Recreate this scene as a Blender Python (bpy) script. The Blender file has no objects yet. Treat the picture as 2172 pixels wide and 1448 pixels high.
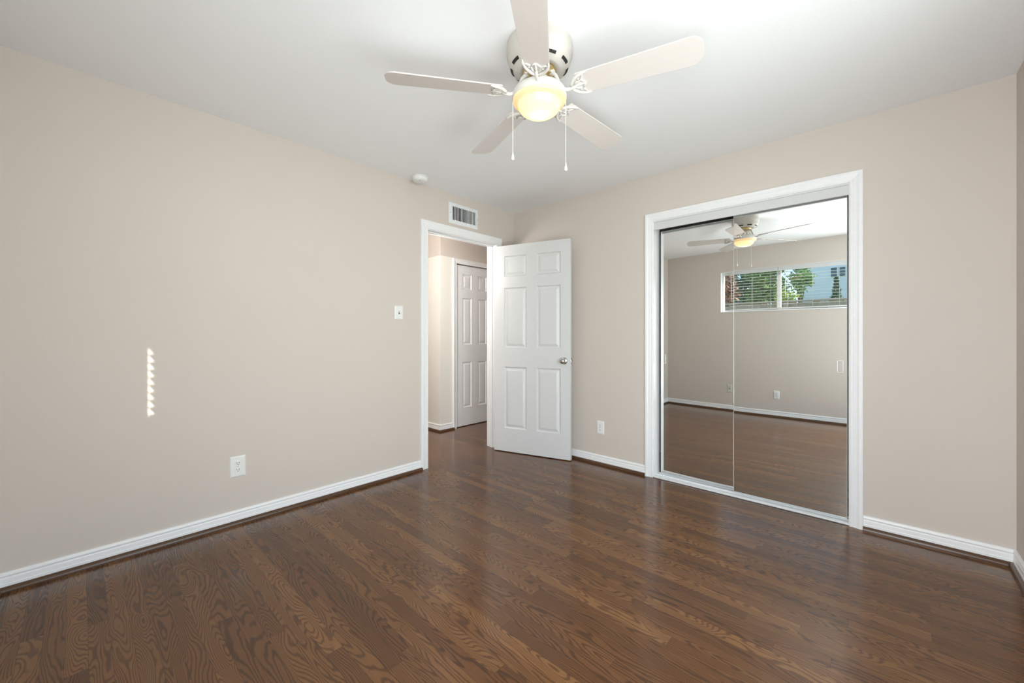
import bpy, math, random
from mathutils import Vector, Matrix, noise
S = bpy.context.scene
C = S.collection
PI = math.pi
R = math.radians

# ------------------------------------------------------------------ camera
cam_d = bpy.data.cameras.new('camera')
cam_d.sensor_width = 36.0
cam_d.lens = 850.67 * 36 / 2172
cam_d.shift_y = -13.0 / 2172
cam_d.clip_start = 0.02
cam = bpy.data.objects.new('camera', cam_d)
C.objects.link(cam)
cam.location = (2.895, -3.156, 1.1466)
cam.rotation_euler = (PI / 2, 0, 0.74669)
S.camera = cam

# ------------------------------------------------------------------ world, sun, lamps, exposure
S.view_settings.view_transform = 'Standard'
S.view_settings.look = 'None'
S.view_settings.exposure = 0.19
S.view_settings.gamma = 1.0
S.view_settings.use_curve_mapping = False

W = bpy.data.worlds.new('world')
S.world = W
W.use_nodes = True
wn = W.node_tree.nodes
wl = W.node_tree.links
bg = wn['Background']
sky = wn.new('ShaderNodeTexSky')
sky.sky_type = 'HOSEK_WILKIE'
sky.turbidity = 3.0
sky.ground_albedo = 0.35
sky.sun_direction = Vector((1.98, -1.0, 1.55)).normalized()
wl.new(sky.outputs[0], bg.inputs[0])
bg.inputs[1].default_value = 10.0

def lamp(name, kind, loc, power, color, rot=(0, 0, 0), **kw):
    d = bpy.data.lights.new(name, kind)
    d.energy = power
    d.color = color
    for k, v in kw.items():
        setattr(d, k, v)
    o = bpy.data.objects.new(name, d)
    C.objects.link(o)
    o.location = loc
    o.rotation_euler = rot
    return o

SUN_DIR = Vector((-1.98, 1.0, -1.55)).normalized()      # the way the sunlight travels
sun = lamp('sun', 'SUN', (6, -6, 6), 9.0, (1.0, 0.93, 0.82), angle=R(0.53))
sun.rotation_euler = SUN_DIR.to_track_quat('-Z', 'Y').to_euler()
# fill light in the added opening on the right wall, behind the viewpoint
lamp('side_fill_light', 'AREA', (3.49, -2.2, 1.1), 24, (0.91, 0.96, 1.0), (0, R(110), 0), spread=R(150),
     shape='RECTANGLE', size=1.9, size_y=1.9)
# frontal fill light in the added rear opening, behind the viewpoint
lamp('rear_fill_light', 'AREA', (3.0, -3.50, 1.06), 48, (0.91, 0.96, 1.0), (R(97), 0, 0), spread=R(170),
     shape='RECTANGLE', size=0.58, size_y=1.86)
lamp('hall_fill_light', 'POINT', (-0.20, -1.32, 1.95), 48, (1.0, 0.965, 0.92), shadow_soft_size=0.09)  # unseen fill light added to brighten the hall corner and hall door

# ------------------------------------------------------------------ mesh helpers
class MB:
    def __init__(s):
        s.v, s.f, s.sm, s.mi = [], [], [], []
        s.mat = 0
    def add(s, vs, fs, smooth=False):
        b = len(s.v)
        s.v += [tuple(x) for x in vs]
        for f in fs:
            s.f.append([b + i for i in f])
            s.sm.append(smooth)
            s.mi.append(s.mat)
        return s
    def box(s, a, b, M=None):
        x0, y0, z0 = a
        x1, y1, z1 = b
        vs = [Vector(p) for p in ((x0, y0, z0), (x1, y0, z0), (x1, y1, z0), (x0, y1, z0), (x0, y0, z1), (x1, y0, z1), (x1, y1, z1), (x0, y1, z1))]
        if M is not None:
            vs = [M @ p for p in vs]
        return s.add(vs, [(3, 2, 1, 0), (4, 5, 6, 7), (0, 1, 5, 4), (1, 2, 6, 5), (2, 3, 7, 6), (3, 0, 4, 7)])
    def lathe(s, prof, n=32, M=None, cap0=False, cap1=False, smooth=True):
        """prof: (radius, z) pairs round the z axis"""
        vs, fs = [], []
        m = len(prof)
        for r, z in prof:
            for k in range(n):
                a = 2 * PI * k / n
                vs.append(Vector((r * math.cos(a), r * math.sin(a), z)))
        for i in range(m - 1):
            for k in range(n):
                k2 = (k + 1) % n
                fs.append((i * n + k, i * n + k2, (i + 1) * n + k2, (i + 1) * n + k))
        if cap0:
            fs.append(tuple(reversed(range(n))))
        if cap1:
            fs.append(tuple(range((m - 1) * n, m * n)))
        if M is not None:
            vs = [M @ p for p in vs]
        return s.add(vs, fs, smooth)
    def tube(s, pts, rad, n=8, M=None, cap=True):
        pts = [Vector(p) for p in pts]
        rr = rad if isinstance(rad, (list, tuple)) else [rad] * len(pts)
        vs, fs = [], []
        up = Vector((0, 0, 1))
        prev = None
        for i, p in enumerate(pts):
            t = (pts[min(i + 1, len(pts) - 1)] - pts[max(i - 1, 0)]).normalized()
            u = prev if prev is not None else (up if abs(t.z) < 0.95 else Vector((1, 0, 0)))
            u = (u - t * u.dot(t)).normalized()
            prev = u
            w = t.cross(u)
            for k in range(n):
                a = 2 * PI * k / n
                vs.append(p + (u * math.cos(a) + w * math.sin(a)) * rr[i])
        for i in range(len(pts) - 1):
            for k in range(n):
                k2 = (k + 1) % n
                fs.append((i * n + k, i * n + k2, (i + 1) * n + k2, (i + 1) * n + k))
        if cap:
            fs.append(tuple(reversed(range(n))))
            fs.append(tuple(range((len(pts) - 1) * n, len(pts) * n)))
        if M is not None:
            vs = [M @ p for p in vs]
        return s.add(vs, fs, True)
    def prism(s, poly, z0, z1, M=None):
        n = len(poly)
        vs = [Vector((x, y, z0)) for x, y in poly] + [Vector((x, y, z1)) for x, y in poly]
        fs = [tuple(reversed(range(n))), tuple(range(n, 2 * n))]
        fs += [(k, (k + 1) % n, n + (k + 1) % n, n + k) for k in range(n)]
        if M is not None:
            vs = [M @ p for p in vs]
        return s.add(vs, fs)
    def strip(s, rows, closed_ends=True):
        """rows: cross-sections with the same number of points, joined in turn"""
        n = len(rows[0])
        vs = [p for r in rows for p in r]
        fs = []
        for i in range(len(rows) - 1):
            for k in range(n):
                k2 = (k + 1) % n
                fs.append((i * n + k, i * n + k2, (i + 1) * n + k2, (i + 1) * n + k))
        if closed_ends:
            fs.append(tuple(reversed(range(n))))
            fs.append(tuple(range((len(rows) - 1) * n, len(rows) * n)))
        return s.add(vs, fs)
    def build(s, name, mats, parent=None, bevel=0.0, seg=2, loc=None):
        me = bpy.data.meshes.new(name)
        me.from_pydata(s.v, [], s.f)
        me.update()
        me.polygons.foreach_set('use_smooth', s.sm)
        if not isinstance(mats, (list, tuple)):
            mats = [mats]
        for m in mats:
            me.materials.append(m)
        me.polygons.foreach_set('material_index', s.mi)
        import bmesh
        bm = bmesh.new()
        bm.from_mesh(me)
        bmesh.ops.recalc_face_normals(bm, faces=bm.faces)
        bm.to_mesh(me)
        bm.free()
        o = bpy.data.objects.new(name, me)
        C.objects.link(o)
        if parent is not None:
            o.parent = parent
        if loc is not None:
            o.location = loc
        if bevel:
            b = o.modifiers.new('bevel', 'BEVEL')
            b.width = bevel
            b.segments = seg
            b.limit_method = 'ANGLE'
            b.angle_limit = R(40)
            b.harden_normals = False
        return o

def tag(o, label=None, cat=None, group=None, kind=None):
    if label: o['label'] = label
    if cat: o['category'] = cat
    if group: o['group'] = group
    if kind: o['kind'] = kind
    return o

def empty(name, loc=(0, 0, 0), rz=0.0):
    o = bpy.data.objects.new(name, None)
    o.empty_display_size = 0.1
    C.objects.link(o)
    o.location = loc
    o.rotation_euler = (0, 0, rz)
    return o

def copy_tree(o, parent=None):
    c = o.copy()
    C.objects.link(c)
    c.parent = parent
    for ch in list(o.children):
        copy_tree(ch, c)
    return c

def T(x, y, z): return Matrix.Translation((x, y, z))
def RZ(a): return Matrix.Rotation(a, 4, 'Z')
def RX(a): return Matrix.Rotation(a, 4, 'X')
def RY(a): return Matrix.Rotation(a, 4, 'Y')

# ------------------------------------------------------------------ materials
class NT:
    def __init__(s, name):
        s.m = bpy.data.materials.new(name)
        s.m.use_nodes = True
        s.n = s.m.node_tree.nodes
        s.l = s.m.node_tree.links
        s.b = s.n['Principled BSDF']
    def node(s, t, **kw):
        x = s.n.new(t)
        for k, v in kw.items():
            setattr(x, k, v)
        return x
    def val(s, sock, v):
        if hasattr(v, 'links') or hasattr(v, 'is_output'):
            s.l.new(v, sock)
        else:
            sock.default_value = v
    def math(s, op, a, b=0.0, c=None):
        x = s.node('ShaderNodeMath', operation=op)
        s.val(x.inputs[0], a)
        s.val(x.inputs[1], b)
        if c is not None: s.val(x.inputs[2], c)
        return x.outputs[0]
    def comb(s, a, b, c):
        x = s.node('ShaderNodeCombineXYZ')
        for i, v in enumerate((a, b, c)):
            s.val(x.inputs[i], v)
        return x.outputs[0]
    def noise(s, vec, scale, detail=2.0, rough=0.5, dist=0.0):
        x = s.node('ShaderNodeTexNoise')
        s.val(x.inputs['Vector'], vec)
        x.inputs['Scale'].default_value = scale
        x.inputs['Detail'].default_value = detail
        x.inputs['Roughness'].default_value = rough
        x.inputs['Distortion'].default_value = dist
        return x.outputs['Fac']
    def mix(s, fac, a, b, blend='MIX'):
        x = s.node('ShaderNodeMix', data_type='RGBA', blend_type=blend)
        s.val(x.inputs[0], fac)
        s.val(x.inputs[6], a)
        s.val(x.inputs[7], b)
        return x.outputs[2]
    def ramp(s, fac, stops):
        x = s.node('ShaderNodeValToRGB')
        s.val(x.inputs[0], fac)
        e = x.color_ramp.elements
        while len(e) < len(stops): e.new(0.5)
        for i, (p, c) in enumerate(stops):
            e[i].position = p
            e[i].color = c if len(c) == 4 else (*c, 1)
        return x.outputs[0]
    def bump(s, h, strength, dist=0.01):
        x = s.node('ShaderNodeBump')
        x.inputs['Strength'].default_value = strength
        x.inputs['Distance'].default_value = dist
        s.val(x.inputs['Height'], h)
        s.l.new(x.outputs[0], s.b.inputs['Normal'])
    def pos(s):
        return s.node('ShaderNodeNewGeometry').outputs['Position']
    def set(s, **kw):
        for k, v in kw.items():
            s.val(s.b.inputs[k.replace('_', ' ')], v)
        return s

def rgb(r, g, b):
    f = lambda c: c / 12.92 if c <= 0.04045 else ((c + 0.055) / 1.055) ** 2.4
    return (f(r / 255), f(g / 255), f(b / 255), 1.0)

def simple(name, col, rough=0.5, metal=0.0, bump=0.0, bscale=200.0, spec=0.5):
    t = NT(name)
    n = t.noise(t.pos(), bscale, 3.0)
    base = t.mix(n, tuple(c * 0.97 for c in col[:3]) + (1,), tuple(min(1, c * 1.03) for c in col[:3]) + (1,))
    t.set(Base_Color=base, Roughness=rough, Metallic=metal, Specular_IOR_Level=spec)
    if bump:
        t.bump(n, bump, 0.002)
    return t.m

def paint(name, col, bump, rough):
    t = NT(name)
    p = t.pos()
    n = t.noise(p, 210.0, 2.0, 0.55)
    n2 = t.noise(p, 1.3, 2.0)
    base = t.mix(n2, tuple(c * 0.985 for c in col[:3]) + (1,), tuple(min(1, c * 1.015) for c in col[:3]) + (1,))
    t.set(Base_Color=base, Roughness=rough, Specular_IOR_Level=0.3)
    t.bump(n, bump, 0.0012)
    return t.m

M_wall = paint('beige_wall_paint', (0.648, 0.580, 0.522, 1), 0.35, 0.55)
M_ceil = paint('white_ceiling_paint', (0.90, 0.90, 0.905, 1), 0.5, 0.8)
M_lit_hall = paint('lit_hall_paint', (0.82, 0.79, 0.73, 1), 0.2, 0.4)  # same hall wall, lightened to paint in the bright light below the upper band
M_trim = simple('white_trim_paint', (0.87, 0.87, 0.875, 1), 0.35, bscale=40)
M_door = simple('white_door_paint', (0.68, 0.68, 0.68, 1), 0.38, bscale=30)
M_plastic = simple('white_plastic', (0.82, 0.82, 0.79, 1), 0.3)
M_ivory = simple('ivory_plastic', (0.62, 0.60, 0.52, 1), 0.35)
M_dark = simple('dark_opening', (0.015, 0.014, 0.013, 1), 0.7)
M_nickel = simple('satin_nickel', (0.55, 0.54, 0.52, 1), 0.22, 1.0)
M_brass = simple('antique_brass', (0.72, 0.55, 0.28, 1), 0.3, 1.0)
M_fan = simple('fan_white_enamel', (0.70, 0.675, 0.635, 1), 0.32)
M_house = simple('fan_cream_enamel', (0.60, 0.565, 0.52, 1), 0.35)
M_blade = NT('bleached_fan_blade')
_p = M_blade.node('ShaderNodeTexCoord').outputs['Object']
_mp = M_blade.node('ShaderNodeMapping')
_mp.inputs['Scale'].default_value = (3, 60, 10)
M_blade.l.new(_p, _mp.inputs[0])
_n = M_blade.noise(_mp.outputs[0], 1.0, 4.0)
M_blade.set(Base_Color=M_blade.mix(_n, (0.655, 0.595, 0.56, 1), (0.68, 0.62, 0.585, 1)), Roughness=0.4)
M_blade = M_blade.m
M_alu = simple('white_enamel_metal', (0.80, 0.81, 0.82, 1), 0.3)
M_valance = simple('grey_white_valance', (0.66, 0.66, 0.655, 1), 0.4)
M_blind = simple('white_blind_vinyl', (0.80, 0.79, 0.76, 1), 0.35)
M_cord = simple('white_cord', (0.75, 0.73, 0.68, 1), 0.7)

t = NT('mirror_silver')
t.set(Base_Color=(0.86, 0.87, 0.86, 1), Metallic=1.0, Roughness=0.0)
M_mirror = t.m
M_backing = simple('mirror_backing', (0.10, 0.10, 0.10, 1), 0.6)
M_edge = simple('polished_glass_edge', (0.45, 0.52, 0.49, 1), 0.1)

# thin window glass: mostly clear with a weak reflection
t = NT('window_glass')
gl = t.node('ShaderNodeBsdfGlossy'); gl.inputs['Roughness'].default_value = 0.0
tr = t.node('ShaderNodeBsdfTransparent'); tr.inputs[0].default_value = (0.95, 0.97, 0.96, 1)
mx = t.node('ShaderNodeMixShader'); mx.inputs[0].default_value = 0.06
t.l.new(tr.outputs[0], mx.inputs[1]); t.l.new(gl.outputs[0], mx.inputs[2])
t.l.new(mx.outputs[0], t.n['Material Output'].inputs[0])
M_glass = t.m

# frosted warm glass shade, lit from the bulb inside
t = NT('frosted_amber_glass')
df = t.node('ShaderNodeBsdfDiffuse'); df.inputs[0].default_value = (0.80, 0.70, 0.52, 1)
tl = t.node('ShaderNodeBsdfTranslucent'); tl.inputs[0].default_value = (1.0, 0.87, 0.66, 1)
gs = t.node('ShaderNodeBsdfGlossy'); gs.inputs['Roughness'].default_value = 0.2
m1 = t.node('ShaderNodeMixShader'); m1.inputs[0].default_value = 0.55
m2 = t.node('ShaderNodeMixShader'); m2.inputs[0].default_value = 0.05
t.l.new(df.outputs[0], m1.inputs[1]); t.l.new(tl.outputs[0], m1.inputs[2])
t.l.new(m1.outputs[0], m2.inputs[1]); t.l.new(gs.outputs[0], m2.inputs[2])
t.l.new(m2.outputs[0], t.n['Material Output'].inputs[0])
M_bowl = t.m

def wood_floor(name, planks=True, tone=1.0):
    t = NT(name)
    sep = t.node('ShaderNodeSeparateXYZ')
    t.l.new(t.pos(), sep.inputs[0])
    X, Y = sep.outputs[0], sep.outputs[1]
    Wd = 0.058
    yr = t.math('DIVIDE', Y, Wd)
    row = t.math('FLOOR', yr)
    fy = t.math('SUBTRACT', yr, row)
    wn1 = t.node('ShaderNodeTexWhiteNoise', noise_dimensions='1D')
    t.l.new(row, wn1.inputs['W'])
    ln = t.math('MULTIPLY_ADD', wn1.outputs['Value'], 0.45, 0.62)
    xo = t.math('MULTIPLY_ADD', wn1.outputs['Value'], 17.3, X)
    xr = t.math('DIVIDE', xo, ln)
    col = t.math('FLOOR', xr)
    fx = t.math('SUBTRACT', xr, col)
    wn2 = t.node('ShaderNodeTexWhiteNoise', noise_dimensions='2D')
    t.l.new(t.comb(row, col, 0.0), wn2.inputs['Vector'])
    idv = wn2.outputs['Value']
    sc = t.node('ShaderNodeSeparateColor')
    t.l.new(wn2.outputs['Color'], sc.inputs[0])
    # oak figure: growth-ring lines running along the board, bending into cathedrals
    gx = t.math('MULTIPLY', X, t.math('MULTIPLY_ADD', sc.outputs[0], 1.6, 1.0))
    vec = t.comb(gx, t.math('MULTIPLY', Y, 11.0), t.math('MULTIPLY', idv, 61.0))
    fig = t.noise(vec, 1.0, 1.0, 0.5, 0.25)
    wob = t.noise(t.comb(t.math('MULTIPLY', X, 7.0), t.math('MULTIPLY', Y, 30.0), t.math('MULTIPLY', idv, 23.0)), 1.0, 2.0)
    ph = t.math('MULTIPLY_ADD', Y, t.math('MULTIPLY_ADD', sc.outputs[1], 95.0, 25.0), t.math('MULTIPLY', fig, 24.0))
    ph = t.math('MULTIPLY_ADD', wob, 1.7, ph)
    rings = t.math('SINE', t.math('MULTIPLY', ph, 2 * PI))
    lines = t.ramp(t.math('MULTIPLY_ADD', rings, 0.5, 0.5), [(0.0, (0, 0, 0)), (0.52, (0.05, 0.05, 0.05)), (0.82, (0.8, 0.8, 0.8)), (1.0, (1, 1, 1))])
    # fine pores along the board
    pore = t.noise(t.comb(t.math('MULTIPLY', X, 14.0), t.math('MULTIPLY', Y, 420.0), idv), 1.0, 2.0)
    porem = t.ramp(pore, [(0.42, (0, 0, 0)), (0.68, (1, 1, 1))])
    tones = t.ramp(idv, [(0.0, (0.100 * tone, 0.040 * tone, 0.0135 * tone)), (0.4, (0.130 * tone, 0.055 * tone, 0.0185 * tone)),
                         (0.75, (0.150 * tone, 0.066 * tone, 0.0225 * tone)), (1.0, (0.190 * tone, 0.086 * tone, 0.030 * tone))])
    dark = t.mix(1.0, tones, (0.38, 0.34, 0.31, 1), 'MULTIPLY')
    c = t.mix(t.math('MULTIPLY', lines, 0.80), tones, dark)
    c = t.mix(t.math('MULTIPLY', porem, 0.22), c, dark)
    big = t.noise(t.comb(gx, t.math('MULTIPLY', Y, 6.0), 3.0), 0.9, 2.0)
    c = t.mix(t.math('MULTIPLY', big, 0.25), c, t.mix(1.0, c, (1.35, 1.25, 1.2, 1), 'MULTIPLY'))
    if planks:
        ey = t.math('MINIMUM', fy, t.math('SUBTRACT', 1.0, fy))
        ex = t.math('MULTIPLY', t.math('MINIMUM', fx, t.math('SUBTRACT', 1.0, fx)), t.math('DIVIDE', ln, Wd))
        e = t.math('MINIMUM', ex, ey)
        seam = t.math('LESS_THAN', e, 0.011)
        c = t.mix(t.math('MULTIPLY', seam, 0.55), c, (0.018, 0.009, 0.005, 1))
        h = t.math('SUBTRACT', t.math('MULTIPLY', lines, -0.5), t.math('MULTIPLY', seam, 1.2))
    else:
        h = t.math('MULTIPLY', lines, -0.5)
    h = t.math('MULTIPLY_ADD', pore, 0.25, h)
    rgh = t.math('MULTIPLY_ADD', lines, 0.05, 0.165)
    t.set(Base_Color=c, Roughness=rgh, Specular_IOR_Level=0.5)
    t.bump(h, 0.05, 0.0008)
    return t.m

M_floor = wood_floor('stained_oak_floor', True, 1.12)
M_shoe = simple('stained_oak_moulding', (0.085, 0.040, 0.018, 1), 0.3, bscale=60)

# ------------------------------------------------------------------ room dimensions (metres)
H = 2.44
WX = 3.38            # right wall
YB = -3.42           # rear wall behind the viewpoint
D0, D1 = -1.100, -0.275   # doorway in the left wall (y)
DH = 2.062
K0, K1 = 1.533, 2.742     # closet opening in the back wall (x)
KH = 2.062
WT = 0.12

MB().box((-3.6, YB - 0.15, -0.12), (WX + 0.15, 1.5, 0.0)).build('floor', M_floor)
tag(bpy.data.objects['floor'], 'dark brown stained oak strip floor of the bedroom', 'floor', kind='structure')
o = MB().box((-3.6, YB - 0.15, H), (WX + 0.15, 1.5, H + 0.12)).build('ceiling', M_ceil)
tag(o, 'smooth white painted ceiling around the fan', 'ceiling', kind='structure')

m = MB()
m.box((-WT, YB - 0.14, 0), (0, D0 - 0.018, H)).box((-WT, D0 - 0.018, DH + 0.018), (0, D1 + 0.018, H)).box((-WT, D1 + 0.018, 0), (0, 0.0, H))
tag(m.build('wall_left', M_wall), 'long beige wall with sun specks left of the doorway', 'wall', kind='structure')
m = MB()
m.box((-WT, 0, 0), (K0 - 0.018, WT, H)).box((K0 - 0.018, 0, KH + 0.018), (K1 + 0.018, WT, H)).box((K1 + 0.018, 0, 0), (WX + 0.12, WT, H))
tag(m.build('wall_back', M_wall), 'beige wall around the mirrored closet', 'wall', kind='structure')
V0, V1, VZ0, VZ1 = -3.18, -1.22, 0.12, 2.10      # side opening added for fill light, right wall
m = MB()
m.box((WX, YB - 0.14, 0), (WX + WT, V0, H)).box((WX, V0, 0), (WX + WT, V1, VZ0)).box((WX, V0, VZ1), (WX + WT, V1, H)).box((WX, V1, 0), (WX + WT, 0, H))
tag(m.build('wall_right', M_wall), 'sliver of beige wall at the right edge', 'wall', kind='structure')
U0, U1, UZ0, UZ1 = 1.02, 2.60, 1.495, 2.115       # rear window
m = MB()
m.box((0, YB - 0.14, 0), (U0, YB, H)).box((U0, YB - 0.14, 0), (U1, YB, UZ0)).box((U0, YB - 0.14, UZ1), (U1, YB, H)).box((U1, YB - 0.14, 0), (2.70, YB, H)).box((2.70, YB - 0.14, 2.03), (3.30, YB, H)).box((3.30, YB - 0.14, 0), (WX, YB, H)).box((2.70, YB - 0.14, 0), (3.30, YB, 0.10))
tag(m.build('wall_rear', M_wall), 'beige wall with the blind covered window, seen in the mirror', 'wall', kind='structure')
# closet box behind the mirrors
m = MB()
m.box((1.0, 0.72, 0), (3.0, 0.8, H)).box((0.92, WT, 0), (1.0, 0.8, H)).box((3.0, WT, 0), (3.08, 0.8, H))
tag(m.build('wall_closet', M_wall), 'inner walls of the closet behind the mirror doors', 'wall', kind='structure')

# hall beyond the doorway
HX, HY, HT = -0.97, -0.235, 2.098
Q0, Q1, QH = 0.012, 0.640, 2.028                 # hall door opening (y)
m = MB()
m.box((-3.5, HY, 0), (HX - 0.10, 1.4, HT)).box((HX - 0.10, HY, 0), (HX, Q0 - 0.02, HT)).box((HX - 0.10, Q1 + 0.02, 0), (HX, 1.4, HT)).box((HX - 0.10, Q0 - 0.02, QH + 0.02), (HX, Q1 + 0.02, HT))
tag(m.build('wall_hall', M_lit_hall), 'hall corner with bright light painted in as cream, seen through the doorway', 'wall', kind='structure')
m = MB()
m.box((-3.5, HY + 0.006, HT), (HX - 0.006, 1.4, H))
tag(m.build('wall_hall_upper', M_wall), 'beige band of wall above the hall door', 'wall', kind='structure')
m = MB()
m.box((-3.6, -2.4, 0), (-3.5, 1.5, H)).box((-3.5, -2.4, 0), (-WT, -2.3, H)).box((HX, 1.3, 0), (-WT, 1.4, H)).box((-WT, WT, 0), (0, 1.4, H))
tag(m.build('wall_hall_far', M_wall), 'beige far walls closing the hall', 'wall', kind='structure')

# ------------------------------------------------------------------ mouldings
BASE = [(0, 0), (0.014, 0), (0.014, 0.034), (0.0125, 0.037), (0.0115, 0.056), (0.0085, 0.0615), (0.0085, 0.0635), (0.0120, 0.067), (0.0125, 0.072), (0.0105, 0.080), (0.007, 0.084), (0, 0.084)]
SHOE = [(0.0142, 0), (0.031, 0)] + [(0.0142 + 0.0168 * math.cos(a), 0.004 + 0.019 * math.sin(a)) for a in [R(x) for x in (8, 25, 42, 58, 75, 90)]]
CASE = [(0, 0), (0, 0.009), (0.003, 0.0115), (0.008, 0.0125), (0.012, 0.0105), (0.016, 0.0105), (0.022, 0.0125), (0.040, 0.0145), (0.048, 0.0175), (0.052, 0.0190), (0.064, 0.0195), (0.070, 0.0185), (0.0735, 0.0150), (0.0735, 0)]

def mould(m, p0, p1, nrm, prof, k0=0.0, k1=0.0):
    """extrude a (protrusion, z) profile from p0 to p1; k = +1 for an inside corner mitre, -1 outside"""
    p0, p1, n = Vector((*p0, 0)), Vector((*p1, 0)), Vector((*nrm, 0))
    d = (p1 - p0).normalized()
    rows = []
    for p, k in ((p0, k0), (p1, -k1)):
        rows.append([p + n * a + d * (k * a) + Vector((0, 0, z)) for a, z in prof])
    m.strip(rows)

def mould_pair(bname, sname, runs, lb):
    mb, ms = MB(), MB()
    for r in runs:
        mould(mb, *r[:3], BASE, *r[3:])
        mould(ms, *r[:3], SHOE, *r[3:])
    tag(mb.build(bname, M_trim), 'white moulded baseboard ' + lb, 'baseboard', kind='structure')
    tag(ms.build(sname, M_shoe), 'dark wood shoe moulding under the baseboard ' + lb, 'moulding', kind='structure')

CL0, CL1 = D0 + 0.004, D1 - 0.004
mould_pair('baseboard_left', 'trim_1', [((0, YB), (0, D0 - 0.0695), (1, 0), 1, 0)], 'along the long left wall')
mould_pair('baseboard_back', 'trim_2', [((0, 0), (K0 - 0.0655, 0), (0, -1), 1, 0), ((0, D1 + 0.09), (0, 0), (1, 0), 0, 1)], 'between the open door and the closet')
mould_pair('baseboard_back_right', 'trim_3', [((K1 + 0.066, 0), (WX, 0), (0, -1), 0, 1)], 'right of the closet')
mould_pair('baseboard_right', 'trim_4', [((WX, 0), (WX, YB), (-1, 0), 1, 1)], 'along the right wall')
mould_pair('baseboard_rear', 'trim_5', [((2.69, YB), (0, YB), (0, 1), 0, 1)], 'under the window, seen in the mirror')
mould_pair('baseboard_hall', 'trim_6', [((-3.4, HY), (HX, HY), (0, -1), 0, -1), ((HX, HY), (HX, Q0 - 0.05), (1, 0), -1, 0)], 'wrapping the hall corner')

def casing(m, a0, a1, top, place, prof=CASE, reveal=0.004, scale=1.0):
    rows = []
    for which in range(4):
        row = []
        for a, b in prof:
            a = a * scale + 0.0
            lo, hi, z1 = a0 + reveal * -1 - a, a1 + reveal + a, top + reveal + a
            u, z = [(lo, 0.0), (lo, z1), (hi, z1), (hi, 0.0)][which]
            row.append(place(u, b, z))
        rows.append(row)
    m.strip(rows)

# room doorway: casing both sides, jambs and stops
m = MB()
casing(m, D0, D1, DH, lambda u, b, z: Vector((b, u, z)))
casing(m, D0, D1, DH, lambda u, b, z: Vector((-WT - b, u, z)))
tag(m.build('trim_7', M_trim), 'white casing around the open doorway', 'door casing', kind='structure')
m = MB()
m.box((-WT, D0 - 0.018, 0), (0.0, D0, DH)).box((-WT, D1, 0), (0, D1 + 0.018, DH)).box((-WT, D0 - 0.018, DH), (0, D1 + 0.018, DH + 0.018))
m.box((-0.075, D0, 0), (-0.040, D0 + 0.011, DH)).box((-0.075, D1 - 0.011, 0), (-0.040, D1, DH)).box((-0.075, D0, DH - 0.011), (-0.040, D1, DH))
tag(m.build('trim_8', M_trim, bevel=0.0015), 'white jamb lining inside the doorway', 'door jamb', kind='structure')
# closet casing and jambs
m = MB()
casing(m, K0, K1, KH, lambda u, b, z: Vector((u, -b, z)), scale=0.86)
tag(m.build('trim_9', M_trim), 'white casing around the mirrored closet', 'closet casing', kind='structure')
m = MB()
m.box((K0 - 0.018, 0.0, 0), (K0, WT, KH)).box((K1, 0.0, 0), (K1 + 0.018, WT, KH)).box((K0 - 0.018, 0, KH), (K1 + 0.018, WT, KH + 0.018))
tag(m.build('trim_10', M_trim), 'white jamb lining of the closet opening', 'closet jamb', kind='structure')
# hall door casing
m = MB()
casing(m, Q0, Q1, QH, lambda u, b, z: Vector((HX + b, u, z)), scale=0.78)
tag(m.build('trim_11', M_trim), 'white casing around the hall door', 'door casing', kind='structure')

# closet head valance and floor track
m = MB()
m.box((K0, 0.006, 1.998), (K1, 0.020, KH)).box((K0, 0.0, KH - 0.006), (K1, 0.022, KH))
m.box((K0, 0.020, 2.030), (K1, 0.115, 2.036))
tag(m.build('closet_door_valance', M_valance, bevel=0.001), 'pale grey metal valance across the head of the mirrored closet', 'valance')
m = MB()
m.box((K0, -0.006, 0.0005), (K1, 0.112, 0.006))
m.box((K0, -0.006, 0.0005), (K1, 0.024, 0.013)).box((K0, 0.056, 0.0005), (K1, 0.066, 0.017)).box((K0, 0.104, 0.0005), (K1, 0.112, 0.017))
tag(m.build('closet_floor_track', M_alu, bevel=0.002), 'white enamelled metal floor track under the mirror doors', 'track')

# ------------------------------------------------------------------ six-panel doors
def panel_face(m, w, h, y, sgn, PX, PZ):
    """one face of a moulded door in the local x-z plane at y; sgn = outward y direction"""
    xs = sorted({0, w, *[a for p in PX for a in p]})
    zs = sorted({0, h, *[a for p in PZ for a in p]})
    for i in range(len(xs) - 1):
        for j in range(len(zs) - 1):
            x0, x1, z0, z1 = xs[i], xs[i + 1], zs[j], zs[j + 1]
            if (x0, x1) in PX and (z0, z1) in PZ:
                rings = [(0, 0), (0.003, -0.0045), (0.010, -0.0115), (0.016, -0.0120), (0.038, -0.0030), (0.041, -0.0022)]
                loops = []
                for ins, dp in rings:
                    yy = y + sgn * dp
                    loops.append([(x0 + ins, yy, z0 + ins), (x1 - ins, yy, z0 + ins), (x1 - ins, yy, z1 - ins), (x0 + ins, yy, z1 - ins)])
                vs = [p for l in loops for p in l]
                fs = []
                for q in range(len(loops) - 1):
                    for k in range(4):
                        fs.append((q * 4 + k, q * 4 + (k + 1) % 4, q * 4 + 4 + (k + 1) % 4, q * 4 + 4 + k))
                b = (len(loops) - 1) * 4
                fs.append((b, b + 1, b + 2, b + 3))
                m.add(vs, fs)
            else:
                m.add([(x0, y, z0), (x1, y, z0), (x1, y, z1), (x0, y, z1)], [(0, 1, 2, 3)])

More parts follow.
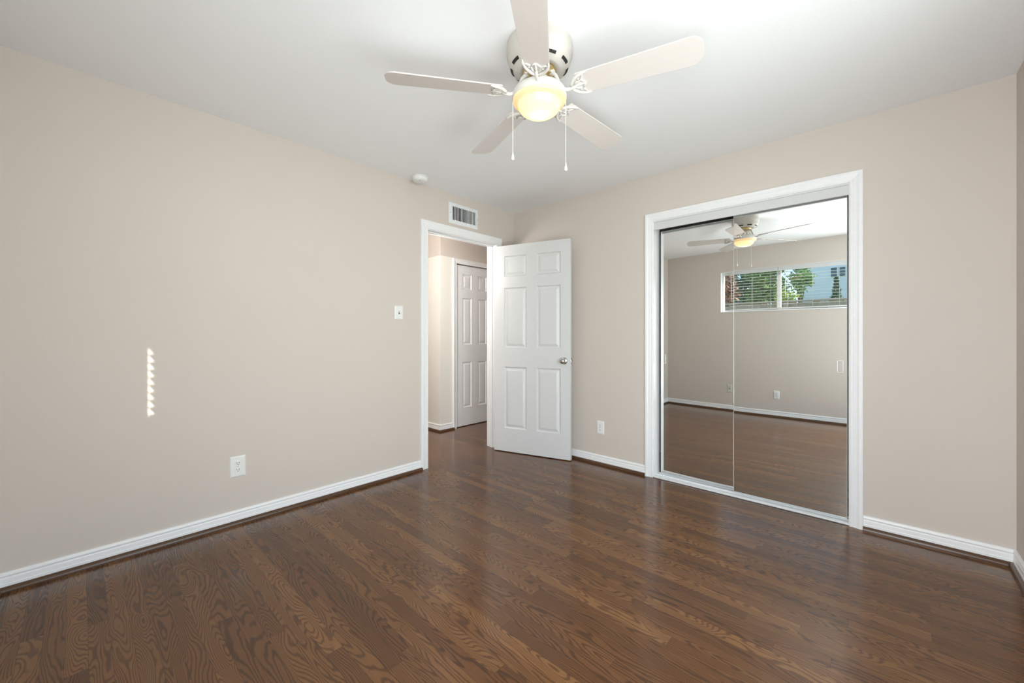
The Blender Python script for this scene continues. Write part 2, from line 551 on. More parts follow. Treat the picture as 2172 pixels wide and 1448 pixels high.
def panel_door(name, w, h, th, PX, PZ, parent, mat=None):
    m = MB()
    panel_face(m, w, h, 0.0, -1, PX, PZ)
    panel_face(m, w, h, th, 1, PX, PZ)
    m.add([(0, 0, 0), (w, 0, 0), (w, th, 0), (0, th, 0), (0, 0, h), (w, 0, h), (w, th, h), (0, th, h)],
          [(0, 1, 2, 3), (4, 5, 6, 7), (1, 2, 6, 5), (3, 0, 4, 7)])
    o = m.build(name, mat or M_door, parent)
    import bmesh
    bm = bmesh.new(); bm.from_mesh(o.data)
    bmesh.ops.remove_doubles(bm, verts=bm.verts, dist=1e-5)
    bmesh.ops.recalc_face_normals(bm, faces=bm.faces)
    bm.to_mesh(o.data); bm.free()
    return o

def knob(parent, x, z, th, both=True):
    for sgn in ((-1, 1) if both else (-1,)):
        m = MB()
        M = T(x, 0 if sgn < 0 else th, z) @ RX(PI / 2 if sgn < 0 else -PI / 2)
        m.lathe([(0.0, 0.0), (0.031, 0.0), (0.032, 0.003), (0.029, 0.008), (0.020, 0.011), (0.013, 0.013), (0.011, 0.020), (0.0115, 0.028), (0.017, 0.033), (0.024, 0.039),
                 (0.0265, 0.046), (0.0265, 0.052), (0.0235, 0.060), (0.017, 0.066), (0.008, 0.069), (0.0, 0.0695)], 28, M)
        k = m.build('door_knob', M_nickel, parent)
        k['label'] = 'round satin nickel knob'

PIN = Vector((0.018, -0.302))
ANG = R(16.0)
HW, HH, TH = 0.795, 2.022, 0.035
door = empty('door_1', (0.044, -0.336, 0.008), ANG)
tag(door, 'white six panel door standing open into the room', 'door', kind='structure')
PXr = [(0.112, 0.352), (0.458, 0.698)]
PZr = [(0.228, 0.830), (1.018, 1.606), (1.714, 1.916)]
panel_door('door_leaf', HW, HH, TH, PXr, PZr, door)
knob(door, 0.735, 0.905, TH)
MB().box((HW - 0.0005, 0.006, 0.875), (HW + 0.0015, 0.029, 0.935)).box((HW, 0.011, 0.895), (HW + 0.009, 0.024, 0.915)).build('latch_plate', M_nickel, door)
for z in (0.25, 1.05, 1.80):
    m = MB()
    m.tube([(-0.006, TH + 0.004, z - 0.045), (-0.006, TH + 0.004, z + 0.045)], 0.006, 10)
    m.box((-0.003, 0.004, z - 0.044), (0.0, TH, z + 0.044))
    m.build('hinge', M_nickel, door)

d2 = empty('door_2', (HX - 0.012, Q0 + 0.004, 0.01), R(90))
tag(d2, 'white six panel hall door seen through the doorway', 'door', kind='structure')
w2 = Q1 - Q0 - 0.008
PX2 = [(0.105, 0.255), (0.365, 0.515)]
panel_door('door_leaf', w2, QH - 0.016, 0.035, PX2, [(0.228, 0.80), (1.02, 1.606), (1.714, 1.906)], d2, M_trim)
knob(d2, w2 - 0.065, 0.905, 0.035, both=False)
for z in (0.31, 1.0, 1.76):
    m = MB()
    m.tube([(-0.001, -0.004, z - 0.045), (-0.001, -0.004, z + 0.045)], 0.0055, 10)
    m.build('hinge', M_nickel, d2)

# ------------------------------------------------------------------ sliding mirror doors
def mirror_leaf(x0, x1, y, z0, z1, bend, pull_x, label):
    root = empty('sliding_mirror_door', ((x0 + x1) / 2, y, z0))
    tag(root, label, 'mirror door', 'mirrored sliding closet doors')
    w, h = x1 - x0, z1 - z0
    n = 24
    xs = [-w / 2 + w * k / n for k in range(n + 1)]
    ys = [bend(k / n) for k in range(n + 1)]
    m = MB()
    vs = [(x, yy, 0) for x, yy in zip(xs, ys)] + [(x, yy, h) for x, yy in zip(xs, ys)]
    m.add(vs, [(k, k + 1, n + 2 + k, n + 1 + k) for k in range(n)], True)
    m.build('mirror_glass', M_mirror, root)
    m = MB()
    rows = [[(x, yy + 0.0008, 0), (x, yy + 0.018, 0), (x, yy + 0.018, h), (x, yy + 0.0008, h)] for x, yy in zip(xs, ys)]
    m.strip(rows)
    m.build('backing_board', M_backing, root)
    m = MB()
    for e in (0, n):
        sx = -1 if e == 0 else 1
        m.box((xs[e] + min(0, sx * 0.0025), ys[e] - 0.0006, 0), (xs[e] + max(0, sx * 0.0025), ys[e] + 0.005, h))
    for a in range(n):
        for zz in (-0.002, h):
            m.box((xs[a], ys[a] - 0.0006, zz), (xs[a + 1], ys[a] + 0.005, zz + 0.002))
    m.build('glass_edge', M_edge, root)
    k = min(range(n + 1), key=lambda q: abs(xs[q] + (x0 + x1) / 2 - pull_x))
    px, py, pz = pull_x - (x0 + x1) / 2, ys[k], 0.93
    m = MB()
    a, b, e = 0.0145, 0.037, 0.0018
    for s0, s1 in (((-a, -b), (-a + e, b)), ((a - e, -b), (a, b)), ((-a, -b), (a, -b + e)), ((-a, b - e), (a, b))):
        m.box((px + s0[0], py - 0.0025, pz + s0[1]), (px + s1[0], py, pz + s1[1]))
    m.build('finger_pull', M_alu, root)
    return root

mirror_leaf(2.108, 2.732, 0.042, 0.024, 2.008, lambda q: 0.0, 2.700, 'right mirror closet door, sliding in front of the other')
mirror_leaf(1.556, 2.150, 0.086, 0.024, 1.994, lambda q: 0.0075 * (1 - q) ** 2.5, 1.581, 'left mirror closet door, set behind the right one')

# ------------------------------------------------------------------ ceiling fan
FX, FY = 1.766, -1.756
fan = empty('ceiling_fan', (FX, FY, 0))
tag(fan, 'white five blade ceiling fan with a lit warm glass bowl', 'ceiling fan')
m = MB()
m.lathe([(0.146, 2.4398), (0.1465, 2.430), (0.1455, 2.424), (0.1475, 2.418), (0.1475, 2.392), (0.1455, 2.384), (0.141, 2.379), (0.139, 2.372), (0.1385, 2.362), (0.134, 2.349), (0.124, 2.337),
         (0.110, 2.328), (0.096, 2.323), (0.090, 2.322), (0.087, 2.325), (0.083, 2.323), (0.080, 2.326), (0.0, 2.328)], 56)
m.build('motor_housing', M_house, fan)
for k in range(9):
    a = R(40 * k + 12)
    m = MB()
    n = 8
    rows = []
    for q in range(n + 1):
        b = a + R(-11 + 22 * q / n)
        c, s_ = math.cos(b), math.sin(b)
        r0, z0, r1, z1 = 0.1280, 2.3410, 0.1190, 2.3325
        nx, nz = 0.0015, -0.001
        rows.append([(r0 * c, r0 * s_, z0), ((r0 + nx) * c, (r0 + nx) * s_, z0 + nz), ((r1 + nx) * c, (r1 + nx) * s_, z1 + nz), (r1 * c, r1 * s_, z1)])
    m.strip(rows)
    m.build('vent_slot', M_dark, fan)
m = MB()
m.lathe([(0.0, 2.327), (0.072, 2.327), (0.074, 2.318), (0.071, 2.311), (0.060, 2.308), (0.058, 2.300), (0.045, 2.296), (0.0, 2.296)], 40)
m.build('flywheel_hub', M_brass, fan)
m = MB()
m.lathe([(0.0, 2.298), (0.038, 2.298), (0.042, 2.288), (0.043, 2.262), (0.047, 2.258), (0.060, 2.253), (0.085, 2.248), (0.104, 2.242), (0.114, 2.235), (0.1195, 2.226), (0.1215, 2.214), (0.1215, 2.198), (0.117, 2.196), (0.113, 2.200), (0.0, 2.208)], 48)
m.build('light_fitter_pan', M_fan, fan)
m = MB()
m.lathe([(0.114, 2.2000), (0.1185, 2.1985), (0.1195, 2.1945), (0.1165, 2.188), (0.1085, 2.182), (0.0995, 2.179), (0.0960, 2.176), (0.0945, 2.170), (0.092, 2.162), (0.084, 2.150), (0.070, 2.140), (0.052, 2.1325), (0.030, 2.1285), (0.010, 2.1275), (0.0, 2.1275)], 56)
b = m.build('glass_bowl', M_bowl, fan)
lb = lamp('fan_bulb', 'POINT', (0, 0, 2.154), 0.34, (1.0, 0.76, 0.50), shadow_soft_size=0.022)
lb.parent = fan

BLADE_Z = 2.222
def blade_outline():
    r0, r1, w0, w1, cr = 0.172, 0.664, 0.054, 0.066, 0.046
    pts = [(r0, -w0 + 0.006), (r0 + 0.006, -w0)]
    for q in range(9):
        a = R(-90 + 90 * q / 8)
        pts.append((r1 - cr + cr * math.cos(a), -w1 + cr + cr * math.sin(a)))
    for q in range(9):
        a = R(90 * q / 8)
        pts.append((r1 - cr + cr * math.cos(a), w1 - cr + cr * math.sin(a)))
    pts += [(r0 + 0.006, w0), (r0, w0 - 0.006)]
    return pts

def make_blade(a):
    P = RZ(a) @ T(0, 0, BLADE_Z) @ RX(R(-12.5))
    m = MB()
    m.prism(blade_outline(), 0.0, 0.0055)
    bl = m.build('fan_blade', M_blade, fan, bevel=0.0012)
    bl.matrix_local = P
    # iron: S-curved arm and a three-horned bracket under the blade
    m = MB()
    arm = []
    for r, z in ((0.050, 2.304), (0.066, 2.300), (0.078, 2.286), (0.088, 2.262), (0.100, 2.236), (0.116, 2.216), (0.136, 2.210), (0.154, 2.214), (0.172, 2.2175)):
        arm.append((r, 0, z))
    m.tube(arm, [0.0085, 0.009, 0.0085, 0.008, 0.0075, 0.0075, 0.008, 0.0085, 0.007], 10)
    m.box((0.044, -0.016, 2.302), (0.071, 0.016, 2.3075))
    for sy in (-1, 1):
        m.lathe([(0, 2.2985), (0.0045, 2.2985), (0.0045, 2.303)], 10, T(0.062, 0.011 * sy, 0))
    Q = T(0, 0, BLADE_Z) @ RX(R(-12.5))
    for sy in (-1, 1):
        horn = [(0.150, 0.004 * sy, -0.006), (0.158, 0.020 * sy, -0.006), (0.172, 0.036 * sy, -0.005), (0.190, 0.047 * sy, -0.0045), (0.212, 0.053 * sy, -0.004), (0.226, 0.053 * sy, -0.003)]
        m.tube(horn, [0.0075, 0.0075, 0.007, 0.0065, 0.005, 0.002], 8, Q)
        inner = [(0.160, 0.006 * sy, -0.005), (0.176, 0.016 * sy, -0.004), (0.196, 0.022 * sy, -0.0035), (0.204, 0.036 * sy, -0.003), (0.206, 0.046 * sy, -0.003)]
        m.tube(inner, [0.005, 0.0045, 0.004, 0.0035, 0.003], 8, Q)
        curl = [(0.196, 0.021 * sy, -0.0035), (0.206, 0.010 * sy, -0.003), (0.214, 0.0, -0.003)]
        m.tube(curl, [0.004, 0.004, 0.0035], 8, Q)
    m.tube([(0.150, 0, -0.006), (0.180, 0, -0.004), (0.214, 0, -0.003)], [0.008, 0.0055, 0.0035], 8, Q)
    m.prism([(0.154, -0.010), (0.190, -0.040), (0.200, -0.040), (0.204, -0.010), (0.204, 0.010), (0.200, 0.040), (0.190, 0.040), (0.154, 0.010)], -0.0015, -0.0003, Q)
    for x, y in ((0.186, 0.028), (0.186, -0.028), (0.168, 0.0)):
        m.lathe([(0.0, -0.0068), (0.004, -0.006), (0.005, -0.003)], 10, Q @ T(x, y, 0))
    ir = m.build('blade_iron', M_fan, fan)
    ir.matrix_local = RZ(a)
for k in range(5):
    make_blade(R(17.0 + 72 * k))

rt = Vector((math.cos(0.74669), math.sin(0.74669), 0))
for sgn, zb in ((-1, 1.945), (1, 1.897)):
    p = rt * (0.1185 * sgn)
    m = MB()
    zt = 2.202
    n = int((zt - zb - 0.02) / 0.0052)
    for q in range(n):
        z = zt - q * 0.0052
        m.lathe([(0.0005, z + 0.0018), (0.0019, z + 0.0008), (0.0019, z - 0.0008), (0.0005, z - 0.0018)], 6, T(p.x, p.y, 0))
    m.tube([(p.x, p.y, zt), (p.x, p.y, zb + 0.02)], 0.0008, 6)
    ch = m.build('pull_chain', M_plastic, fan)
    m = MB()
    m.lathe([(0.0, zb + 0.024), (0.0022, zb + 0.022), (0.0028, zb + 0.014), (0.0062, zb), (0.0072, zb - 0.010), (0.0050, zb - 0.014), (0.0, zb - 0.0145)], 14, T(p.x, p.y, 0))
    m.build('pull_fob', M_plastic, ch)

# ------------------------------------------------------------------ smoke detector, vent, plates
sd = empty('smoke_detector', (0.118, -1.262, H))
tag(sd, 'round white smoke detector on the ceiling near the left wall', 'smoke detector')
m = MB()
m.lathe([(0.066, 0.0), (0.066, -0.010), (0.062, -0.012)], 36, cap0=True)
m.build('base_plate', M_plastic, sd)
m = MB()
m.lathe([(0.062, -0.010), (0.061, -0.028), (0.056, -0.036), (0.044, -0.040), (0.0, -0.041)], 36)
m.build('cover', M_plastic, sd)
m = MB()
m.lathe([(0.004, -0.0385), (0.004, -0.0415), (0.0, -0.042)], 12, T(0.03, -0.02, 0))
m.build('test_button', M_dark, sd)

av = empty('air_vent', (0.0, -0.696, 2.266))
tag(av, 'white louvred air vent on the wall above the doorway', 'air vent')
hw, hh = 0.178, 0.096
m = MB()
fw_ = 0.034
prof = [(0, 0.0), (0, 0.003), (0.006, 0.006), (0.028, 0.010), (fw_, 0.010), (fw_, 0.0)]
rows = []
for sy, sz in ((-1, -1), (1, -1), (1, 1), (-1, 1), (-1, -1)):
    rows.append([(b_ + 0.0005, sy * (hw - a_), sz * (hh - a_)) for a_, b_ in prof])
m.strip(rows, closed_ends=False)
m.build('grille_frame', M_alu, av)
m = MB()
m.box((0.0003, -hw + fw_ - 0.002, -hh + fw_ - 0.002), (0.0012, hw - fw_ + 0.002, hh - fw_ + 0.002))
m.build('dark_duct', M_dark, av)
ns = 17
for k in range(ns):
    y = -hw + fw_ + (2 * (hw - fw_)) * (k + 0.5) / ns
    m = MB()
    ang = R(-28 if k < ns * 0.55 else -8)
    m.box((-0.0042, -0.0019, -hh + fw_), (0.0042, 0.0019, hh - fw_), T(0.0060, y, 0) @ RZ(ang))
    m.build('louvre', M_alu, av)
for sy in (-1, 1):
    m = MB()
    m.lathe([(0.004, 0), (0.004, 0.0015), (0.0, 0.002)], 10, T(0.0095, sy * (hw - 0.014), 0) @ RY(PI / 2))
    m.build('screw', M_nickel, av)

def wall_plate(name, loc, rz, w, h, label, cat, kind, mat=None, group=None):
    """plate in the local x-z plane facing -y"""
    mat = mat or M_plastic
    root = empty(name, loc, rz)
    tag(root, label, cat, group)
    m = MB()
    prof = [(0, 0), (0.0005, -0.002), (0.006, -0.0055), (0.012, -0.006)]
    rows = []
    loops = []
    for a_, b_ in prof:
        loops.append([(-w / 2 + a_, b_, -h / 2 + a_), (w / 2 - a_, b_, -h / 2 + a_), (w / 2 - a_, b_, h / 2 - a_), (-w / 2 + a_, b_, h / 2 - a_)])
    vs = [p for l in loops for p in l]
    fs = [(q * 4 + k, q * 4 + (k + 1) % 4, q * 4 + 4 + (k + 1) % 4, q * 4 + 4 + k) for q in range(len(loops) - 1) for k in range(4)]
    fs.append((12, 13, 14, 15))
    m.add(vs, fs)
    m.build('cover_plate', mat, root)
    if kind == 'outlet':
        for sz in (1, -1):
            zc = 0.0195 * sz
            m = MB()
            pts = []
            for q in range(28):
                a = 2 * PI * q / 28
                pts.append((0.0172 * math.cos(a), max(-0.0128, min(0.0128, 0.0172 * math.sin(a)))))
            m.prism(pts, 0, 0.0032, T(0, -0.0055, zc) @ RX(PI / 2))
            rc = m.build('receptacle', mat, root, bevel=0.0006)
            m = MB()
            m.box((-0.0073, -0.0091, zc - 0.001), (-0.0053, -0.0085, zc + 0.0075)).box((0.0053, -0.0091, zc - 0.001), (0.0073, -0.0085, zc + 0.0065))
            m.lathe([(0.0026, 0), (0.0026, 0.0006), (0, 0.0006)], 10, T(0, -0.0085, zc - 0.0068) @ RX(PI / 2))
            m.build('socket_slots', M_dark, rc)
        m = MB()
        m.lathe([(0.003, 0), (0.0025, 0.0012), (0, 0.0014)], 10, T(0, -0.0058, 0) @ RX(PI / 2))
        m.build('screw', M_nickel, root)
    elif kind == 'switch':
        m = MB()
        m.box((-0.0052, -0.0066, -0.012), (0.0052, -0.0058, 0.012))
        m.build('toggle_slot', M_dark, root)
        m = MB()
        m.box((-0.0044, -0.0185, -0.0055), (0.0044, -0.002, 0.0055), T(0, -0.003, 0.002) @ RX(R(-24)))
        m.build('toggle', mat, root, bevel=0.001)
        for sz in (1, -1):
            m = MB()
            m.lathe([(0.0028, 0), (0.0024, 0.0010), (0, 0.0012)], 10, T(0, -0.0058, 0.030 * sz) @ RX(PI / 2))
            m.build('screw', mat, root)
    else:
        m = MB()
        m.lathe([(0.007, 0), (0.007, 0.003), (0.004, 0.0035), (0.004, 0.006), (0, 0.006)], 14, T(0, -0.0058, 0) @ RX(PI / 2))
        m.build('jack', M_dark, root)
    return root

GO = 'wall power outlets'
wall_plate('light_switch', (0, -1.385, 1.332), R(90), 0.076, 0.112, 'white toggle light switch on the beige wall left of the doorway', 'light switch', 'switch')
wall_plate('power_outlet', (0, -2.496, 0.347), R(90), 0.083, 0.127, 'white duplex outlet low on the long left wall', 'power outlet', 'outlet', group=GO)
wall_plate('power_outlet', (1.048, 0, 0.327), 0, 0.074, 0.116, 'white duplex outlet low on the wall between open door and closet', 'power outlet', 'outlet', group=GO)
wall_plate('power_outlet', (1.795, YB, 0.310), R(180), 0.072, 0.116, 'white duplex outlet under the window, seen in the right mirror', 'power outlet', 'outlet', group=GO)
wall_plate('cable_jack_plate', (1.159, YB, 0.337), R(180), 0.072, 0.116, 'dull ivory jack plate under the window, seen in the left mirror', 'wall plate', 'jack', M_ivory)

# ------------------------------------------------------------------ rear window
wy = YB - 0.14
win = empty('window_1', ((U0 + U1) / 2, YB, UZ0))
tag(win, 'wide short window with white frame, seen in the mirror', 'window', kind='structure')
cx = (U0 + U1) / 2
m = MB()
L = lambda x0, x1, y0, y1, z0, z1: m.box((x0 - cx, y0 - YB, z0 - UZ0), (x1 - cx, y1 - YB, z1 - UZ0))
f = 0.035
L(U0, U0 + f, wy + 0.01, wy + 0.06, UZ0, UZ1); L(U1 - f, U1, wy + 0.01, wy + 0.06, UZ0, UZ1)
L(U0 + f, U1 - f, wy + 0.01, wy + 0.06, UZ0, UZ0 + f); L(U0 + f, U1 - f, wy + 0.01, wy + 0.06, UZ1 - f, UZ1)
L(cx - 0.024, cx + 0.024, wy + 0.012, wy + 0.058, UZ0 + f, UZ1 - f)
m.build('window_frame', M_trim, win, bevel=0.002)
m = MB()
L(U0, U1, wy + 0.055, YB + 0.012, UZ0 - 0.0, UZ0 + 0.014)
L(U0, U0 + 0.006, wy + 0.06, YB, UZ0 + 0.014, UZ1); L(U1 - 0.006, U1, wy + 0.06, YB, UZ0 + 0.014, UZ1); L(U0, U1, wy + 0.06, YB, UZ1 - 0.006, UZ1)
m.build('window_sill', M_trim, win, bevel=0.002)
m = MB()
L(U0 + f, cx - 0.024, wy + 0.033, wy + 0.036, UZ0 + f, UZ1 - f)
m.build('window_pane', M_glass, win)
m = MB()
L(cx + 0.024, U1 - f, wy + 0.033, wy + 0.036, UZ0 + f, UZ1 - f)
m.build('window_pane', M_glass, win)

# side opening added to hold the fill light, unseen behind the viewpoint
side_open = empty('side_light_opening', (WX, (V0 + V1) / 2, VZ0))
tag(side_open, 'added side opening for fill light on the right wall, behind the viewpoint', 'window', kind='structure')
m = MB()
cy = (V0 + V1) / 2
for y0, y1, z0, z1 in ((V0, V0 + f, VZ0, VZ1), (V1 - f, V1, VZ0, VZ1), (V0 + f, V1 - f, VZ0, VZ0 + f), (V0 + f, V1 - f, VZ1 - f, VZ1)):
    m.box((0.02, y0 - cy, z0 - VZ0), (0.07, y1 - cy, z1 - VZ0))
m.build('window_frame', M_trim, side_open, bevel=0.002)

# rear opening added for the frontal fill light, unseen behind the viewpoint
rear_open = empty('rear_light_opening', (3.0, YB, 0.10))
tag(rear_open, 'narrow opening added for fill light in the rear wall, behind the viewpoint', 'window', kind='structure')
m = MB()
for x0, x1, z0, z1 in ((-0.30, -0.265, 0, 1.93), (0.265, 0.30, 0, 1.93), (-0.265, 0.265, 0, 0.035), (-0.265, 0.265, 1.895, 1.93)):
    m.box((x0, -0.065, z0), (x1, -0.015, z1))
m.build('window_frame', M_trim, rear_open, bevel=0.002)

# blinds: one in each half of the window
def blind(x0, x1, label, wand):
    c, bw = (x0 + x1) / 2, (x1 - x0) / 2
    bl = empty('window_blind', (c, YB - 0.045, UZ1))
    tag(bl, label, 'blind', 'blinds in the rear window')
    MB().box((-bw, -0.026, -0.046), (bw, 0.026, -0.007)).build('head_rail', M_blind, bl, bevel=0.002)
    MB().box((-bw, 0.026, -0.062), (bw, 0.032, -0.006)).build('valance', M_valance, bl, bevel=0.002)
    pitch, sw, tl = 0.0405, 0.0245, R(-2.0)
    zb = -(UZ1 - UZ0) + 0.034
    z = -0.082
    rows = []
    for x in (-bw, bw):
        row = []
        for q in range(7):
            y = -sw + 2 * sw * q / 6
            row.append((x, y, 0.0020 * (1 - (y / sw) ** 2) + 0.0011 + y * math.tan(tl)))
        for q in range(7):
            y = sw - 2 * sw * q / 6
            row.append((x, y, 0.0020 * (1 - (y / sw) ** 2) - 0.0011 + y * math.tan(tl)))
        rows.append(row)
    while z > zb + 0.022:
        MB().strip(rows).build('slat', M_blind, bl, loc=(0, 0, z))
        z -= pitch
    MB().box((-bw, -0.024, zb - 0.010), (bw, 0.024, zb + 0.008)).build('bottom_rail', M_blind, bl, bevel=0.003)
    for x in (-bw * 0.72, 0.0, bw * 0.72):
        m = MB()
        for yy in (-0.0262, 0.0262):
            m.tube([(x, yy, -0.05), (x, yy, zb)], 0.0011, 6)
        m.build('ladder_cord', M_cord, bl)
    m = MB()
    m.tube([(wand, 0.037, -0.06), (wand, 0.037, -0.44)], 0.004, 8)
    m.build('tilt_wand', M_plastic, bl)
GAP = 0.002
blind(U0 + 0.143, cx - GAP, 'open white slat blind left of the window mullion, seen in the mirror', -0.30)
blind(cx + GAP, U1 - 0.012, 'open white slat blind right of the window mullion, seen in the mirror', -0.30)

# ------------------------------------------------------------------ garden behind the rear window
GZ = -0.35
def leafmat(name, c0, c1):
    t = NT(name)
    n = t.noise(t.pos(), 2.2, 3.0)
    n2 = t.noise(t.pos(), 26.0, 1.0)
    c = t.mix(t.ramp(n, [(0.35, (0, 0, 0)), (0.65, (1, 1, 1))]), c0, c1)
    c = t.mix(t.math('MULTIPLY', n2, 0.4), c, tuple(x * 0.5 for x in c0[:3]) + (1,))
    t.set(Base_Color=c, Roughness=0.6)
    t.b.inputs['Subsurface Weight'].default_value = 0.0
    return t.m
M_leaf_g = leafmat('green_leaves', (0.10, 0.22, 0.05, 1), (0.26, 0.40, 0.10, 1))
M_leaf_y = leafmat('lime_leaves', (0.36, 0.52, 0.06, 1), (0.55, 0.66, 0.10, 1))
M_leaf_l = leafmat('light_green_leaves', (0.14, 0.32, 0.08, 1), (0.30, 0.50, 0.16, 1))
M_leaf_d = leafmat('dark_green_leaves', (0.04, 0.13, 0.06, 1), (0.10, 0.24, 0.11, 1))
M_leaf_r = leafmat('russet_leaves', (0.30, 0.13, 0.08, 1), (0.50, 0.30, 0.18, 1))
M_bark = simple('bark', (0.16, 0.11, 0.08, 1), 0.9, bump=0.5, bscale=30)
M_lawn = leafmat('lawn', (0.12, 0.22, 0.05, 1), (0.20, 0.32, 0.08, 1))

def tree(name, x, y, z0, zc, rx, rz, mat, n, leaf, seed, label, cat='tree', group=None, cone=False):
    rnd = random.Random(seed)
    root = empty(name, (x, y, z0))
    tag(root, label, cat, group)
    m = MB()
    h = zc - z0
    m.tube([(0, 0, 0), (0.03 * rx, 0, h * 0.5), (0, 0.03 * rx, h)], [0.07 * rx + 0.02, 0.05 * rx + 0.015, 0.02 * rx + 0.008], 8)
    for q in range(5):
        a = rnd.uniform(0, 2 * PI)
        m.tube([(0, 0, h * 0.7), (0.35 * rx * math.cos(a), 0.35 * rx * math.sin(a), h + rz * 0.1), (0.65 * rx * math.cos(a), 0.65 * rx * math.sin(a), h + rz * 0.4)], [0.03 * rx + 0.006, 0.02 * rx + 0.004, 0.006], 6)
    m.build('trunk', M_bark, root)
    m = MB()
    clumps = []
    for q in range(16):
        d = Vector((rnd.gauss(0, 1), rnd.gauss(0, 1), rnd.gauss(0, 1))).normalized() * rnd.uniform(0.35, 0.75)
        clumps.append(d)
    for q in range(n):
        c = rnd.choice(clumps)
        p = c + Vector((rnd.gauss(0, 1), rnd.gauss(0, 1), rnd.gauss(0, 1))).normalized() * (0.36 * rnd.random() ** 0.4)
        if cone:
            zz = rnd.random()
            a = rnd.uniform(0, 2 * PI)
            rr = (1 - zz) * math.sqrt(rnd.uniform(0.35, 1)) * (0.85 + 0.15 * math.sin(zz * 40))
            p = Vector((rr * math.cos(a), rr * math.sin(a), zz * 2 - 1))
        p = Vector((p.x * rx, p.y * rx, p.z * rz + h))
        u = Vector((rnd.gauss(0, 1), rnd.gauss(0, 1), rnd.gauss(0, 0.7))).normalized()
        w = u.orthogonal().normalized()
        w = Matrix.Rotation(rnd.uniform(0, 2 * PI), 3, u) @ w
        s_ = leaf * rnd.uniform(0.6, 1.3)
        nn = u.cross(w)
        m.add([p - u * s_, p + w * s_ * 0.42 + nn * s_ * 0.1, p + u * s_, p - w * s_ * 0.42 + nn * s_ * 0.1], [(0, 1, 2, 3)])
    me = m.build('foliage', mat, root)
    return root

MB().box((-14, -24, GZ - 0.2), (14, YB - 0.141, GZ)).build('ground', M_lawn)
tag(bpy.data.objects['ground'], 'lawn outside the rear window', 'ground', kind='structure')

fence = empty('wooden_fence', (0, -8.0, GZ))
tag(fence, 'weathered pinkish wooden fence below the window view, seen in the mirror', 'fence')
t = NT('weathered_fence_wood')
sp = t.node('ShaderNodeMapping'); sp.inputs['Scale'].default_value = (30, 30, 1.5)
t.l.new(t.pos(), sp.inputs[0])
nn = t.noise(sp.outputs[0], 1.0, 4.0)
t.set(Base_Color=t.mix(nn, (0.42, 0.29, 0.22, 1), (0.60, 0.45, 0.36, 1)), Roughness=0.8)
M_fence = t.m
m = MB()
rnd = random.Random(4)
x = -7.0
while x < 6.0:
    hh_ = 2.26 + rnd.uniform(-0.02, 0.02)
    m.box((x, -0.011, 0.02), (x + 0.138, 0.011, hh_))
    x += 0.143
m.build('fence_boards', M_fence, fence)
m = MB()
m.box((-7, 0.011, 0.45), (6, 0.05, 0.54)).box((-7, 0.011, 1.65), (6, 0.05, 1.74)).box((-7.0, -0.05, 2.27), (6.0, 0.07, 2.31))
m.build('fence_rails', M_fence, fence)
for x in (-6, -3.6, -1.2, 1.2, 3.6, 5.8):
    MB().box((x, 0.05, 0), (x + 0.09, 0.14, 2.25)).build('fence_post', M_fence, fence)

# unseen slab added to keep direct sun out of both fill light openings
MB().box((WX + 0.122, -5.6, 2.30), (WX + 4.6, 0.2, 2.38)).box((3.02, -5.6, 2.30), (WX + 0.122, YB - 0.142, 2.38)).build('sun_block_slab', M_trim)
tag(bpy.data.objects['sun_block_slab'], 'flat unseen roof slab added to block sun at the side opening', 'roof', kind='structure')

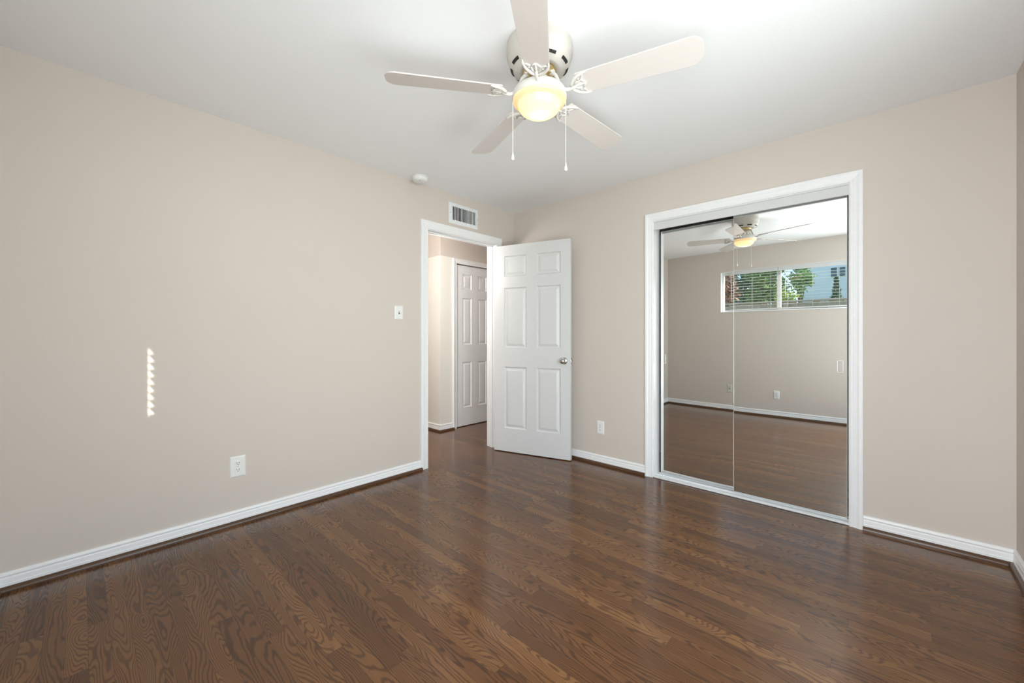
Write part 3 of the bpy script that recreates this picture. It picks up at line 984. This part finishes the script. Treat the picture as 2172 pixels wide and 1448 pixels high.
# neighbouring pale blue house
hs = empty('blue_house', (0, -16.0, GZ))
tag(hs, 'pale blue clapboard house beyond the fence, seen in the mirror', 'house')
t = NT('pale_blue_clapboard')
sep = t.node('ShaderNodeSeparateXYZ'); t.l.new(t.pos(), sep.inputs[0])
fr = t.math('FRACT', t.math('DIVIDE', sep.outputs[2], 0.19))
t.set(Base_Color=(0.82, 0.88, 0.95, 1), Roughness=0.6)
t.bump(fr, 0.6, 0.02)
M_siding = t.m
M_pane = simple('dark_teal_pane', (0.03, 0.10, 0.14, 1), 0.08)
M_roof = simple('grey_shingle', (0.16, 0.16, 0.18, 1), 0.9, bump=0.6, bscale=20)
MB().box((0.45, -7, 0), (6.5, 0, 5.6)).build('house_wall', M_siding, hs)
m = MB()
m.add([(0.1, 0.4, 5.5), (6.9, 0.4, 5.5), (6.9, -7.4, 5.5), (0.1, -7.4, 5.5), (0.1, -3.5, 7.6), (6.9, -3.5, 7.6)],
      [(0, 1, 5, 4), (2, 3, 4, 5), (0, 4, 3), (1, 2, 5), (3, 2, 1, 0)])
m.build('house_roof', M_roof, hs)
for x0 in (1.45, 1.69):
    fo = MB().box((x0 - 0.02, 0.0, 3.68), (x0 + 0.20, 0.03, 4.06)).build('house_window', M_trim, hs)
    MB().box((x0, 0.028, 3.70), (x0 + 0.18, 0.034, 4.04)).build('pane', M_pane, fo)

GT = 'trees beyond the fence'
tree('russet_tree', -0.66, -9.2, GZ, 2.35, 0.60, 1.0, M_leaf_r, 1300, 0.075, 1, 'russet leaved tree at the left end of the window view, seen in the mirror', group=GT)
tree('green_tree', 0.26, -10.4, GZ, 2.55, 0.72, 1.05, M_leaf_g, 1700, 0.075, 2, 'bushy mid green tree left of the window mullion, seen in the mirror', group=GT)
tree('dark_tree', -0.75, -13.2, GZ, 3.0, 1.35, 1.5, M_leaf_d, 1900, 0.12, 3, 'dark green tree behind the russet and green trees, seen in the mirror', group=GT)
tree('light_tree', 1.02, -11.8, GZ, 2.85, 0.46, 0.62, M_leaf_l, 900, 0.065, 5, 'airy light green tree in front of the blue house, seen in the mirror', group=GT)
tree('lime_bush', 1.10, -8.7, GZ, 1.98, 0.30, 0.34, M_leaf_y, 600, 0.05, 6, 'lime yellow bush just above the fence, seen in the mirror', 'bush', group=GT)
tree('small_conifer', 1.93, -11.2, GZ, 1.80, 0.44, 1.0, M_leaf_d, 1200, 0.06, 7, 'small dark conifer at the right end of the window view, seen in the mirror', group=GT, cone=True)
